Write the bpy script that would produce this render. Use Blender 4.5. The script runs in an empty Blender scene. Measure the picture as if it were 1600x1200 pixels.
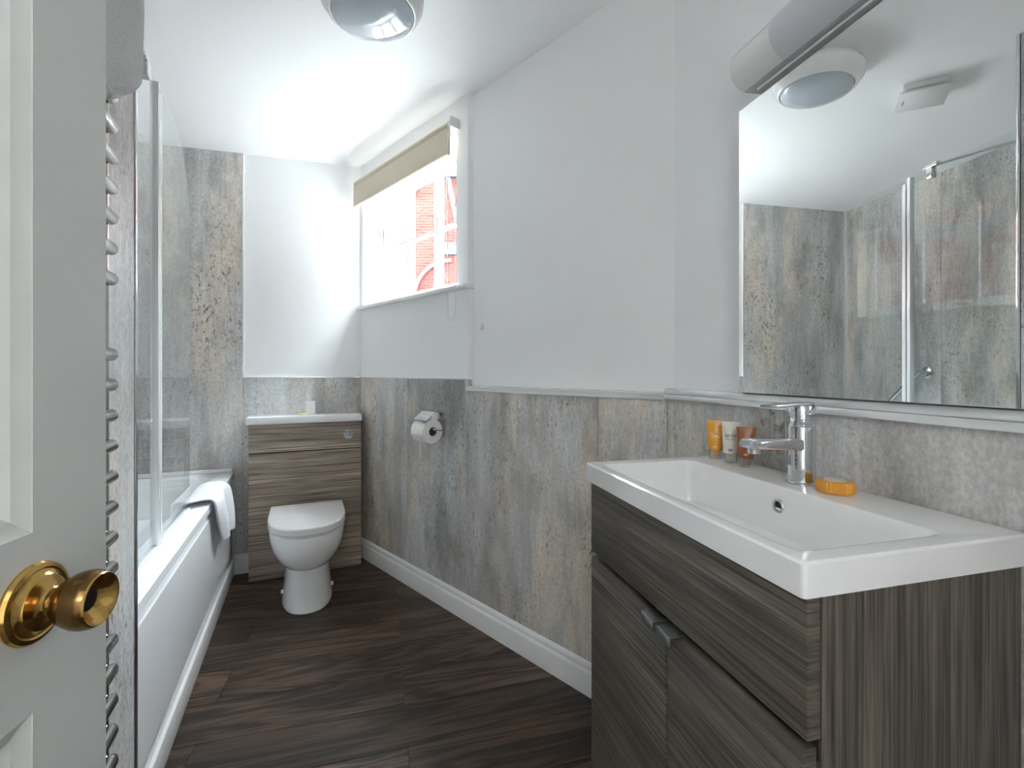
import bpy, bmesh, math, random
from math import sin, cos, pi, radians, sqrt, atan2
from mathutils import Vector, Matrix
random.seed(7)
S = bpy.context.scene
COL = S.collection

# ------------------------------------------------------------------ camera, world, lights, exposure
cam_d = bpy.data.cameras.new('camera')
cam = bpy.data.objects.new('camera', cam_d); COL.objects.link(cam)
cam.location = (0, 0, 1.10); cam.rotation_euler = (pi/2, 0, 0)
cam_d.sensor_width = 36; cam_d.lens = 36*723/1600; cam_d.shift_y = -18/1600
cam_d.clip_start = 0.01; cam_d.clip_end = 200
S.camera = cam
S.view_settings.view_transform = 'Standard'; S.view_settings.look = 'None'
S.view_settings.gamma = 1; S.view_settings.use_curve_mapping = False
S.view_settings.exposure = 2.32
S.cycles.max_bounces = 20; S.cycles.diffuse_bounces = 12; S.cycles.glossy_bounces = 8; S.cycles.transparent_max_bounces = 16
W = bpy.data.worlds.new('sky'); S.world = W; W.use_nodes = True
bg = W.node_tree.nodes['Background']
bg.inputs['Color'].default_value = (0.85, 0.93, 1.0, 1); bg.inputs['Strength'].default_value = 16.0

def light_area(name, loc, direction, sx, sy, power=0, portal=False, col=(1, 1, 1)):
    d = bpy.data.lights.new(name, 'AREA'); d.shape = 'RECTANGLE'; d.size = sx; d.size_y = sy
    d.energy = power; d.color = col
    if portal: d.cycles.is_portal = True
    o = bpy.data.objects.new(name, d); COL.objects.link(o); o.location = loc
    o.rotation_euler = Vector(direction).to_track_quat('-Z', 'Z').to_euler()
    return o

# ------------------------------------------------------------------ plan of the room
A = Vector((-0.912, 2.796, 0)); Bc = Vector((0.464, 1.384, 0)); Cc = Vector((-0.870, 1.070, 0))
BD = Vector((-0.405, 0.914, 0)); MD = Vector((0.914, 0.405, 0))       # along the bath / across it
D = A - 1.381*MD                                                       # far left corner of the bath alcove
RW = (Bc - A).normalized()
TH = radians(14.0); VW = Vector((sin(TH), -cos(TH), 0))
Cn = Vector((-.804, .990, 0))                                          # chromed wall corner at the near end of the bath
END = (Cc - Cn).dot(BD)                                                # how far the end wall sits before Cc
HINGE = Cn - .95*BD; DX = Vector((-.137, .9906, 0)).normalized()
NEAR = HINGE - .48*DX
E1 = Vector((0.962, 0.273, 0)); E2 = Vector((-0.273, 0.962, 0))
RN = Vector((-RW.y, RW.x, 0))                                          # outward through the window
def zc(x, y):
    d = -((Vector((x, y, 0)) - A).dot(RN))
    return 2.345 - 0.07*d
wc = A + 0.47*RW + 0.20*RN + Vector((0, 0, 1.86))
light_area('window_portal', wc, -RN, 0.95, 0.68, portal=True)

# ------------------------------------------------------------------ materials
def nodes(m):
    m.use_nodes = True; nt = m.node_tree; nt.nodes.clear()
    out = nt.nodes.new('ShaderNodeOutputMaterial'); return nt, out
def prin(name, col, rough=.5, metal=0., spec=.5, coat=0., bump=None, emis=None, sheen=0., trans=0.):
    m = bpy.data.materials.new(name); nt, out = nodes(m)
    p = nt.nodes.new('ShaderNodeBsdfPrincipled'); nt.links.new(p.outputs[0], out.inputs[0])
    p.inputs['Base Color'].default_value = (*col, 1); p.inputs['Roughness'].default_value = rough
    p.inputs['Metallic'].default_value = metal; p.inputs['Specular IOR Level'].default_value = spec
    p.inputs['Coat Weight'].default_value = coat; p.inputs['Sheen Weight'].default_value = sheen
    p.inputs['Transmission Weight'].default_value = trans
    if emis: p.inputs['Emission Color'].default_value = (*emis[:3], 1); p.inputs['Emission Strength'].default_value = emis[3]
    if bump:
        tc = nt.nodes.new('ShaderNodeTexCoord'); n = nt.nodes.new('ShaderNodeTexNoise')
        n.inputs['Scale'].default_value = bump[0]; n.inputs['Detail'].default_value = 4
        b = nt.nodes.new('ShaderNodeBump'); b.inputs['Strength'].default_value = bump[1]; b.inputs['Distance'].default_value = bump[2]
        nt.links.new(tc.outputs['Object'], n.inputs['Vector']); nt.links.new(n.outputs['Fac'], b.inputs['Height'])
        nt.links.new(b.outputs[0], p.inputs['Normal'])
    return m
class NT:
    """tiny node helper"""
    def __init__(s, m): s.nt, s.out = nodes(m)
    def n(s, t, **kw):
        x = s.nt.nodes.new(t)
        for k, v in kw.items(): setattr(x, k, v)
        return x
    def l(s, a, b): s.nt.links.new(a, b)
    def coords(s, scale, rnd=True):
        tc = s.n('ShaderNodeTexCoord'); mp = s.n('ShaderNodeMapping'); mp.inputs['Scale'].default_value = scale
        if rnd:
            oi = s.n('ShaderNodeObjectInfo'); mu = s.n('ShaderNodeVectorMath', operation='SCALE'); mu.inputs[0].default_value = (17.3, 9.1, 23.7)
            s.l(oi.outputs['Random'], mu.inputs['Scale'])
            ad = s.n('ShaderNodeVectorMath', operation='ADD'); s.l(tc.outputs['Object'], ad.inputs[0]); s.l(mu.outputs[0], ad.inputs[1])
            s.l(ad.outputs[0], mp.inputs['Vector'])
        else: s.l(tc.outputs['Object'], mp.inputs['Vector'])
        return mp.outputs[0]
    def noise(s, vec, scale, detail=4, rough=.55, dist=0.):
        x = s.n('ShaderNodeTexNoise'); x.inputs['Scale'].default_value = scale; x.inputs['Detail'].default_value = detail
        x.inputs['Roughness'].default_value = rough; x.inputs['Distortion'].default_value = dist
        s.l(vec, x.inputs['Vector']); return x.outputs['Fac']
    def ramp(s, fac, stops):
        r = s.n('ShaderNodeValToRGB'); e = r.color_ramp.elements
        while len(e) < len(stops): e.new(0.5)
        for i, (p, c) in enumerate(stops):
            e[i].position = p; e[i].color = (*c, 1) if len(c) == 3 else c
        s.l(fac, r.inputs[0]); return r.outputs[0]
    def mix(s, fac, a, b, mode='MIX'):
        x = s.n('ShaderNodeMix', data_type='RGBA', blend_type=mode)
        if isinstance(fac, (int, float)): x.inputs[0].default_value = fac
        else: s.l(fac, x.inputs[0])
        for v, i in ((a, 6), (b, 7)):
            if isinstance(v, tuple): x.inputs[i].default_value = (*v, 1)
            else: s.l(v, x.inputs[i])
        return x.outputs[2]
    def finish(s, col, rough=.4, height=None, hs=.1, hd=.002, spec=.5):
        p = s.n('ShaderNodeBsdfPrincipled'); s.l(p.outputs[0], s.out.inputs[0]); s.l(col, p.inputs['Base Color'])
        p.inputs['Roughness'].default_value = rough; p.inputs['Specular IOR Level'].default_value = spec
        if height is not None:
            b = s.n('ShaderNodeBump'); b.inputs['Strength'].default_value = hs; b.inputs['Distance'].default_value = hd
            s.l(height, b.inputs['Height']); s.l(b.outputs[0], p.inputs['Normal'])
g = lambda v: (v, v, v)
def bw(a, b): return [(a, g(0)), (b, g(1))]

def panel_mat():
    m = bpy.data.materials.new('stone_effect_panel'); k = NT(m)
    v = k.coords((1, 1, 1)); vs = k.coords((1, 1, .22)); vl = k.coords((1, 1, .06))
    base = k.ramp(k.noise(vs, 4.5, 7, .62, .3), [(.30, g(.29)), (.44, g(.42)), (.56, g(.51)), (.72, g(.66))])
    beige = k.ramp(k.noise(k.coords((1, 1, .28)), 3.6, 5, .6, .2), bw(.50, .64))
    c2 = k.mix(beige, base, (.68, .60, .52)); c = k.mix(.8, base, c2)
    blue = k.ramp(k.noise(k.coords((1.3, 1, .3)), 3.1, 4, .55), bw(.54, .66))
    c2 = k.mix(blue, c, (.52, .57, .59)); c = k.mix(.6, c, c2)
    brown = k.ramp(k.noise(k.coords((.9, 1.2, .35)), 4.6, 5, .65), bw(.55, .70))
    c2 = k.mix(brown, c, (.27, .225, .185)); c = k.mix(.72, c, c2)
    dark = k.ramp(k.noise(k.coords((1.2, 1, .4)), 2.9, 5, .65), bw(.50, .66))
    c2 = k.mix(dark, c, (.19, .19, .19)); c = k.mix(.72, c, c2)
    streak = k.ramp(k.noise(vl, 70, 3, .7), [(.3, g(.84)), (.7, g(1.12))])
    c = k.mix(.7, c, streak, 'MULTIPLY')
    grain = k.ramp(k.noise(k.coords((1, 1, .6)), 130, 5, .75), [(.38, g(.66)), (.62, g(1.22))])
    c = k.mix(.6, c, grain, 'MULTIPLY')
    sp = k.ramp(k.noise(k.coords((1, 1, .55)), 70, 5, .75), bw(.545, .62)); area = k.ramp(k.noise(k.coords((1, 1, .45)), 5, 4, .6), bw(.46, .62))
    f = k.n('ShaderNodeMath', operation='MULTIPLY'); k.l(sp, f.inputs[0]); k.l(area, f.inputs[1])
    c = k.mix(f.outputs[0], c, (.15, .14, .13))
    c = k.mix(1., c, (1.24, 1.225, 1.20), 'MULTIPLY')
    k.finish(c, .30, k.noise(v, 120, 4), .06, .001)
    return m
def wood_mat(name, axis, dark, mid, light, fine=130, rough=.42):
    m = bpy.data.materials.new(name); k = NT(m)
    def sc(lo, hi): return tuple(lo if i == axis else hi*.06 if (i == 1 and axis == 0) else hi for i in range(3))
    warp = k.noise(k.coords(sc(1.2, 2.5)), 1.5, 2, .5)
    a = k.ramp(k.noise(k.coords(sc(.045, 1)), fine*.30, 4, .6, .25), [(.25, dark), (.5, mid), (.75, light)])
    b = k.ramp(k.noise(k.coords(sc(.018, 1)), fine*1.7, 3, .65), [(.36, g(.36)), (.62, g(1.55))])
    c = k.mix(.9, a, b, 'MULTIPLY')
    d = k.ramp(k.noise(k.coords(sc(.10, 1)), 11, 3, .5, .6), [(.35, g(.72)), (.65, g(1.2))])
    c = k.mix(.8, c, d, 'MULTIPLY')
    k.finish(c, rough, k.noise(k.coords(sc(.02, 1)), fine*1.7, 3), .12, .0008)
    return m
def floor_mat():
    m = bpy.data.materials.new('dark_walnut_plank'); k = NT(m)
    v = k.coords((.10, 1, 1))
    n1 = k.noise(v, 9, 4, .5, .9)
    wv = k.n('ShaderNodeMath', operation='MULTIPLY'); wv.inputs[1].default_value = 42; k.l(n1, wv.inputs[0])
    sn = k.n('ShaderNodeMath', operation='SINE'); k.l(wv.outputs[0], sn.inputs[0])
    mr = k.n('ShaderNodeMapRange'); mr.inputs[1].default_value = -1; mr.inputs[2].default_value = 1; k.l(sn.outputs[0], mr.inputs[0])
    c = k.ramp(mr.outputs[0], [(.0, (.028, .0165, .011)), (.5, (.060, .036, .0235)), (1., (.105, .065, .042))])
    fine = k.ramp(k.noise(k.coords((.035, 1, 1)), 190, 3, .7), [(.33, g(.45)), (.65, g(1.35))])
    c = k.mix(.8, c, fine, 'MULTIPLY')
    big = k.ramp(k.noise(k.coords((.4, 1, 1)), 4.2, 3, .5), [(.35, g(.62)), (.68, g(1.45))])
    c = k.mix(.8, c, big, 'MULTIPLY')
    oi = k.n('ShaderNodeObjectInfo'); tone = k.ramp(oi.outputs['Random'], [(0, g(.8)), (1, g(1.3))])
    c = k.mix(1., c, tone, 'MULTIPLY')
    k.finish(c, .40, k.noise(k.coords((.05, 1, 1)), 120, 3), .15, .0008, .45)
    return m
def glass_mat(name, tint, ior=1.5):
    m = bpy.data.materials.new(name); k = NT(m)
    t = k.n('ShaderNodeBsdfTransparent'); t.inputs[0].default_value = (*tint, 1)
    gl = k.n('ShaderNodeBsdfGlossy'); gl.inputs['Roughness'].default_value = 0.0
    fr = k.n('ShaderNodeFresnel'); fr.inputs[0].default_value = ior
    ge = k.n('ShaderNodeNewGeometry'); inv = k.n('ShaderNodeMath', operation='SUBTRACT'); inv.inputs[0].default_value = 1; k.l(ge.outputs['Backfacing'], inv.inputs[1])
    fm = k.n('ShaderNodeMath', operation='MULTIPLY'); k.l(fr.outputs[0], fm.inputs[0]); k.l(inv.outputs[0], fm.inputs[1])   # reflect on entering faces only
    mx = k.n('ShaderNodeMixShader'); k.l(fm.outputs[0], mx.inputs[0]); k.l(t.outputs[0], mx.inputs[1]); k.l(gl.outputs[0], mx.inputs[2])
    k.l(mx.outputs[0], k.out.inputs[0]); return m
def brick_mat():
    m = bpy.data.materials.new('red_brick'); k = NT(m)
    b = k.n('ShaderNodeTexBrick'); b.inputs['Scale'].default_value = 1; b.inputs['Brick Width'].default_value = .23
    b.inputs['Row Height'].default_value = .078; b.inputs['Mortar Size'].default_value = .006
    b.inputs['Color1'].default_value = (.058, .0150, .0118, 1); b.inputs['Color2'].default_value = (.040, .0098, .0080, 1)
    b.inputs['Mortar'].default_value = (.055, .030, .027, 1)
    tc = k.n('ShaderNodeTexCoord'); sx = k.n('ShaderNodeSeparateXYZ'); cb = k.n('ShaderNodeCombineXYZ')
    k.l(tc.outputs['Object'], sx.inputs[0]); ad = k.n('ShaderNodeMath', operation='ADD')
    k.l(sx.outputs[0], ad.inputs[0]); k.l(sx.outputs[1], ad.inputs[1]); k.l(ad.outputs[0], cb.inputs[0]); k.l(sx.outputs[2], cb.inputs[1])
    k.l(cb.outputs[0], b.inputs['Vector']); k.finish(b.outputs['Color'], .9, spec=0.); return m

WHITE = prin('white_wall_paint', (.90, .905, .91), .55, bump=(35, .05, .002))
CEIL = prin('white_ceiling_paint', (.91, .91, .91), .6, bump=(30, .05, .002))
GLOSSW = prin('white_gloss_paint', (.85, .85, .84), .25)
DOORW = prin('door_paint', (.71, .73, .71), .35, bump=(60, .05, .001))
CERAMIC = prin('white_ceramic', (.88, .88, .88), .07, spec=.6, coat=.4)
RESIN = prin('white_resin', (.86, .86, .86), .12, spec=.5)
ACRYL = prin('white_acrylic', (.91, .92, .935), .12, spec=.5)
PLAST = prin('white_plastic', (.78, .78, .77), .32)
LAMPBODY = prin('lamp_body_white', (.80, .80, .79), .22)
LENS = prin('frosted_lens', (.50, .55, .60), .12, coat=.5)
LENS2 = prin('lilac_diffuser', (.60, .61, .65), .28)
CHROME = prin('chrome', (.72, .73, .75), .06, metal=1)
RAILCHR = prin('rail_chrome', (.46, .45, .43), .14, metal=1)
ALU = prin('polished_aluminium', (.86, .87, .88), .22, metal=.35)
STEEL = prin('brushed_steel', (.36, .37, .38), .38, metal=1)
BRASS = prin('polished_brass', (.66, .42, .13), .14, metal=1)
BRASSD = prin('dark_brass', (.22, .125, .045), .2, metal=1)  # darker, browner brass for the knob grip
BLACK = prin('black_void', (.012, .012, .012), .5)
GAPSHADE = prin('painted_gap_shade', (.02, .018, .016), .6)  # near-black colour that paints the shade inside cabinet gaps
MIRROR = prin('mirror_silver', (.90, .92, .91), .0, metal=1)
TOWEL = prin('white_terry', (.86, .865, .88), .95, bump=(260, .9, .004), sheen=.3)
TOWELG = prin('bath_towel_terry', (.80, .80, .80), .95, bump=(230, 1.0, .006), sheen=.3)
PAPER = prin('toilet_paper', (.87, .86, .84), .9, bump=(150, .3, .001))
CARDB = prin('cardboard_core', (.16, .11, .075), .9)
BLIND = prin('cream_blind_fabric', (.66, .59, .47), .9, bump=(300, .3, .001))
PANEL = panel_mat()
FLOOR = floor_mat()
VAN_H = wood_mat('grey_brown_wood_horizontal', 0, (.050, .042, .034), (.100, .084, .068), (.165, .142, .118))
VAN_V = wood_mat('grey_brown_wood_vertical', 2, (.050, .042, .034), (.098, .083, .068), (.160, .138, .115))
WC_H = wood_mat('warm_brown_wood_horizontal', 0, (.17, .130, .100), (.30, .238, .188), (.42, .345, .28), 80)
PANE = glass_mat('window_glass', (.97, .98, .98))
SCREEN = glass_mat('shower_glass', (.955, .975, .970), 1.52)
BRICK = brick_mat()
STONE = prin('pale_stone', (.09, .065, .06), .9, spec=0.)
SLATE = prin('grey_lead', (.028, .031, .042), .9, spec=0.)
ORANGE = prin('amber_tube', (.78, .36, .035), .28, spec=.5)
CREAMT = prin('cream_tube', (.74, .70, .64), .35)
BROWNT = prin('rust_tube', (.33, .105, .025), .28)
CLEARCAP = prin('clear_cap', (.86, .82, .78), .12, trans=.75)
SOAPY = prin('amber_soap_wrap', (.80, .36, .03), .3, coat=.3)
INK = prin('dark_print', (.10, .09, .09), .6)
INKW = prin('pale_print', (.90, .78, .62), .6)
BLUEINK = prin('blue_print', (.05, .13, .25), .6)
GOLD = prin('gold_foil', (.75, .62, .32), .3, metal=.6)
HALLW = prin('hall_paint', (.42, .42, .41), .7)

# ------------------------------------------------------------------ builders
def finish(o, ang=35):
    me = o.data
    for p in me.polygons: p.use_smooth = True
    me.set_sharp_from_angle(angle=radians(ang))
def link(name, bm, mat, parent=None, smooth=35):
    me = bpy.data.meshes.new(name); bmesh.ops.recalc_face_normals(bm, faces=bm.faces[:]); bm.to_mesh(me); bm.free()
    o = bpy.data.objects.new(name, me); COL.objects.link(o)
    me.materials.append(mat)
    if parent is not None: o.parent = parent
    if smooth: finish(o, smooth)
    return o
def b_box(bm, lo, hi, bev=0., seg=2):
    x0, y0, z0 = lo; x1, y1, z1 = hi
    vs = [bm.verts.new(p) for p in ((x0,y0,z0),(x1,y0,z0),(x1,y1,z0),(x0,y1,z0),(x0,y0,z1),(x1,y0,z1),(x1,y1,z1),(x0,y1,z1))]
    fs = [bm.faces.new([vs[i] for i in f]) for f in ((0,3,2,1),(4,5,6,7),(0,1,5,4),(1,2,6,5),(2,3,7,6),(3,0,4,7))]
    if bev:
        es = list({e for f in fs for e in f.edges})
        bmesh.ops.bevel(bm, geom=es, offset=bev, segments=seg, profile=.5, affect='EDGES')
def box(name, mat, parent, lo, hi, bev=0., seg=2):
    bm = bmesh.new(); b_box(bm, lo, hi, bev, seg); return link(name, bm, mat, parent)
def boxes(name, mat, parent, lst, bev=0.):
    bm = bmesh.new()
    for lo, hi in lst: b_box(bm, lo, hi, bev)
    return link(name, bm, mat, parent)
def b_loft(bm, rings, cap0=True, cap1=True, closed=True):
    vr = [[bm.verts.new(p) for p in r] for r in rings]
    n = len(vr[0])
    for a, b in zip(vr, vr[1:]):
        for i in range(n if closed else n-1):
            j = (i+1) % n; bm.faces.new((a[i], a[j], b[j], b[i]))
    if cap0: bm.faces.new(vr[0][::-1])
    if cap1: bm.faces.new(vr[-1])
    return vr
def loft(name, mat, parent, rings, cap0=True, cap1=True, closed=True, smooth=35):
    bm = bmesh.new(); b_loft(bm, rings, cap0, cap1, closed); return link(name, bm, mat, parent, smooth)
def b_tube(bm, path, r, n=12, cap=True):
    path = [Vector(p) for p in path]; rings = []
    up = Vector((0, 0, 1)); prev = None
    for i, p in enumerate(path):
        t = (path[min(i+1, len(path)-1)] - path[max(i-1, 0)]).normalized()
        if prev is None:
            a = t.cross(up)
            if a.length < .01: a = t.cross(Vector((1, 0, 0)))
        else: a = prev - t*prev.dot(t)
        a.normalize(); prev = a; b = t.cross(a)
        rr = r[i] if isinstance(r, (list, tuple)) else r
        rings.append([p + rr*(cos(2*pi*k/n)*a + sin(2*pi*k/n)*b) for k in range(n)])
    b_loft(bm, rings, cap, cap)
def tube(name, mat, parent, path, r, n=12):
    bm = bmesh.new(); b_tube(bm, path, r, n); return link(name, bm, mat, parent, 40)
def b_lathe(bm, prof, n=40, M=None, cap=True):
    M = M or Matrix.Identity(4)
    rings = [[M @ Vector((r*cos(2*pi*k/n), r*sin(2*pi*k/n), z)) for k in range(n)] for r, z in prof]
    b_loft(bm, rings, cap, cap)
def lathe(name, mat, parent, prof, n=40, M=None, smooth=35):
    bm = bmesh.new(); b_lathe(bm, prof, n, M); return link(name, bm, mat, parent, smooth)
def rr(x0, x1, y0, y1, r, z, n=6):
    out = []
    for cx, cy, a0 in ((x1-r, y1-r, 0), (x0+r, y1-r, 90), (x0+r, y0+r, 180), (x1-r, y0+r, 270)):
        for k in range(n+1):
            a = radians(a0 + 90*k/n); out.append((cx + r*cos(a), cy + r*sin(a), z))
    return out
def tag(o, label=None, cat=None, group=None, kind=None):
    if label: o['label'] = label
    if cat: o['category'] = cat
    if group: o['group'] = group
    if kind: o['kind'] = kind
    return o
def empty(name, loc, xaxis=None):
    o = bpy.data.objects.new(name, None); COL.objects.link(o); o.location = loc; o.empty_display_size = .05
    if xaxis is not None: o.rotation_euler = (0, 0, atan2(xaxis.y, xaxis.x))
    return o
def place(o, loc, xaxis):
    o.location = loc; o.rotation_euler = (0, 0, atan2(xaxis.y, xaxis.x)); return o
def text(name, body, size, mat, parent, M, extrude=.0002):
    c = bpy.data.curves.new(name, 'FONT'); c.body = body; c.size = size; c.extrude = extrude; c.align_x = 'CENTER'; c.materials.append(mat)
    tmp = bpy.data.objects.new(name, c); COL.objects.link(tmp)
    me = bpy.data.meshes.new_from_object(tmp.evaluated_get(bpy.context.evaluated_depsgraph_get()))
    bpy.data.objects.remove(tmp); bpy.data.curves.remove(c); me.name = name
    if not me.materials: me.materials.append(mat)
    o = bpy.data.objects.new(name, me); COL.objects.link(o); o.parent = parent; o.matrix_local = M; return o
ROTX = Matrix.Rotation(pi/2, 4, 'X')           # local z -> -y

# ------------------------------------------------------------------ floor
def bisect(bm):      # end slabs at the outside face of the window wall
    r_ = bmesh.ops.bisect_plane(bm, geom=bm.verts[:] + bm.edges[:] + bm.faces[:], plane_co=A + .165*RN, plane_no=RN, clear_outer=True)
    bmesh.ops.holes_fill(bm, edges=[e_ for e_ in bm.edges if e_.is_boundary])
fb_ = bmesh.new(); b_box(fb_, (-3.2, -2.2, -.06), (2.6, 3.4, -.004)); bisect(fb_)
fl = link('floor', fb_, prin('floor_underlay', (.05, .04, .03), .8))
tag(fl, 'dark walnut wood-effect plank floor of the bathroom', kind='structure')
pm = bmesh.new(); b_box(pm, (0.0008, .0008, -.004), (1.2192, .1812, 0), .0012, 1)
pme = bpy.data.meshes.new('plank'); pm.to_mesh(pme); pm.free(); pme.materials.append(FLOOR)
ang = atan2(E1.y, E1.x)
for kq in range(-14, 9):
    q = 1.573 + .182*kq
    off = .078 if kq % 2 == 0 else -.527
    for kp in range(-3, 3):
        p = off + 1.22*kp
        c = E1*(p + .61) + E2*(q + .09)
        if q < -.3 and abs(p) > 1.5: continue
        if (c - .61*E1 - A).dot(RN) > .05: continue
        if not (-2.9 < c.x < 1.7 and -1.2 < c.y < 3.1): continue
        o = bpy.data.objects.new('plank', pme); COL.objects.link(o); o.parent = fl
        o.location = E1*p + E2*q; o.rotation_euler = (0, 0, ang)

# ------------------------------------------------------------------ ceiling
cb = bmesh.new()
cor = [(-3.2, -2.2), (2.6, -2.2), (2.6, 3.6), (-3.2, 3.6)]
b_loft(cb, [[(x, y, zc(x, y)) for x, y in cor], [(x, y, zc(x, y) + .08) for x, y in cor]])
bisect(cb); tag(link('ceiling', cb, CEIL), 'white painted ceiling sloping gently down towards the bath', kind='structure')

# ------------------------------------------------------------------ walls (local x along the wall, y out of the room)
ZT = 2.40
def wall(name, origin, xaxis, lst, mat=WHITE, label=None):
    o = boxes(name, mat, None, lst); place(o, origin, xaxis); tag(o, label, kind='structure'); return o
def panels(w, spans, y0, y1, z0, z1):
    for i, (x0, x1) in enumerate(spans):
        box('wall_panel', PANEL, w, (x0 + .0007, y0, z0), (x1 - .0007, y1, z1), .0008, 1)

LB = 1.381
w = wall('wall_back', D, MD, [((-.1, .01, 0), (LB + .12, .12, ZT))], label='white back wall with grey stone-effect panels behind the toilet')
xw = 1.381 - .622
panels(w, [(0, xw)], 0, .01, 0, ZT)
panels(w, [(xw, 1.381 - .20), (1.381 - .20, LB)], 0, .01, 0, 1.069)
t = boxes('trim_1', ALU, None, [((xw - .002, -.003, 1.069), (LB, .0098, 1.074)), ((xw - .003, -.003, 1.069), (xw + .004, .0098, ZT - .06))])
place(t, D, MD); tag(t, 'thin metal edging along the back wall panels', kind='structure')

LR = (Bc - A).length
WX0, WX1, WZ0, WZ1 = .022, .945, 1.492, 2.20
w = wall('wall_right', A, RW, [((-.12, .03, 0), (LR + .02, .17, WZ0)), ((-.12, .03, WZ1), (LR + .02, .17, ZT)),
     ((-.12, .03, WZ0), (WX0, .17, WZ1)), ((WX1, .03, WZ0), (LR + .02, .17, WZ1)),
     ((0, 0, 1.069), (1.025, .0295, WZ0)), ((0, 0, WZ1), (1.025, .0295, ZT)), ((0, 0, WZ0), (WX0, .0295, WZ1)), ((WX1, 0, WZ0), (1.025, .0295, WZ1))],
     label='angled white wall with the window and grey panels below')
panels(w, [(0, .52), (.52, 1.020)], 0, .0295, 0, 1.069)
panels(w, [(1.020, 1.724), (1.724, LR)], 0, .0295, 0, 1.034)
t = boxes('trim_2', ALU, None, [((1.022, -.009, 1.032), (LR - .004, .0295, 1.040)), ((1.022, -.009, 1.018), (LR - .004, -.0005, 1.032))], .0015)
place(t, A, RW); tag(t, 'chrome edging strip capping the panels under the angled wall', kind='structure')
t = boxes('trim_3', ALU, None, [((.0, -.003, 1.067), (1.018, -.0004, 1.072)), ((1.017, -.004, 1.03), (1.023, -.0004, 1.072))])
place(t, A, RW); tag(t, 'thin metal edging below the window wall', kind='structure')

LV = 1.75
w = wall('wall_vanity', Bc, VW, [((-.02, .03, 0), (LV, .15, ZT))], label='white wall behind the mirror and basin with grey panels below')
panels(w, [(0, .43), (.43, 1.42), (1.42, LV)], 0, .0295, 0, 1.034)
t = boxes('trim_4', ALU, None, [((.002, -.012, 1.036), (.452, .0295, 1.052)), ((.002, -.014, 1.022), (.452, -.0005, 1.036)),
                               ((.4525, -.012, 1.036), (LV, .0295, 1.052)), ((.4525, -.014, 1.022), (LV, -.0005, 1.036))], .003)
place(t, Bc, VW); tag(t, 'broad chrome edging strip under the mirror', kind='structure')

w = wall('wall_left', D - 1.70*BD, BD, [((-.10, .01, 0), (1.75, .12, ZT))], label='left alcove wall beside the bath covered in grey panels')
panels(w, [(.0, 1.0), (1.0, 1.70)], 0, .01, 0, ZT - .02)
t = box('trim_5', ALU, None, (1.688, -.012, .56), (1.700, 0, ZT - .1)); place(t, D - 1.70*BD, BD)
tag(t, 'upright metal corner strip in the bath alcove', kind='structure')
AE = Cn
w = wall('wall_alcove_end', AE, -MD, [((.012, .012, 0), (.85, .10, ZT))], label='end wall of the bath alcove covered in grey panels')
panels(w, [(0.012, .72)], 0, .012, 0, ZT - .02)
w = wall('wall_radiator', HINGE, BD, [((-.02, .012, 0), (.938, .10, ZT))], label='left wall behind the door and towel radiator with grey panels')
panels(w, [(0, .40), (.40, .938)], 0, .012, 0, ZT - .02)
t = boxes('trim_6', CHROME, None, [((.9385, -.003, 0), (.9505, .0118, ZT - .02))], .002)
place(t, HINGE, BD); tag(t, 'upright chrome corner strip at the end of the bath', kind='structure')

wall('wall_left_near', NEAR, DX, [((-.02, 0, 0), (.48, .10, ZT))], label='short white wall beside the door hinges')
# door wall behind the camera, with the open doorway, and the landing beyond it
VE = Bc + LV*VW
DW = (NEAR - VE); LD = DW.length; DWX = DW.normalized()
OP0, OP1 = LD - .73, LD - .01
wall('wall_door', VE, DWX, [((-.1, 0, 0), (OP0, .12, ZT)), ((OP0, 0, 2.03), (OP1, .12, ZT)), ((OP1, 0, 0), (LD + .1, .12, ZT))],
     label='wall with the doorway the view looks in from')
DN = Vector((-DWX.y, DWX.x, 0))
tr = boxes('trim_7', GLOSSW, None, [((OP0 - .06, -.018, 0), (OP0, -.0005, 2.09)), ((OP0, -.018, 2.03), (OP1, -.0005, 2.09))], .004)
place(tr, VE, DWX); tag(tr, 'white architrave round the doorway', kind='structure')
HW, HDp = 2.4, 1.3
hx0 = LD/2 - HW/2
wall('wall_hall', VE, DWX, [((hx0, HDp, 0), (hx0 + HW, HDp + .1, ZT)), ((hx0 - .1, .13, 0), (hx0, HDp + .1, ZT)), ((hx0 + HW, .13, 0), (hx0 + HW + .1, HDp + .1, ZT))],
     mat=HALLW, label='landing walls outside the doorway')

# baseboards: profile swept along a wall
def baseboard(name, origin, xaxis, x0, x1, h, th, label):
    prof = [(0, 0), (-th, 0), (-th, h*.68), (-th*.86, h*.74), (-th*.62, h*.78), (-th*.55, h*.90), (-th*.30, h*.97), (0, h)]
    o = loft(name, GLOSSW, None, [[(x, y - .0005, z) for y, z in prof] for x in (x0, x1)], smooth=25)
    place(o, origin, xaxis); tag(o, label, kind='structure')
baseboard('baseboard_right', A, RW, .012, LR - .01, .108, .018, 'white moulded skirting board under the angled wall')
baseboard('baseboard_back', D, MD, .72, .80, .105, .016, 'white moulded skirting board beside the toilet cabinet')
baseboard('baseboard_vanity', Bc, VW, .01, .30, .108, .018, 'white moulded skirting board beside the vanity unit')
o = box('baseboard_bath', GLOSSW, None, (.004 - END, 0, 0), (1.592, .016, .086), .003); place(o, Cc, BD)
tag(o, 'white skirting strip along the foot of the bath', kind='structure')

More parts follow.
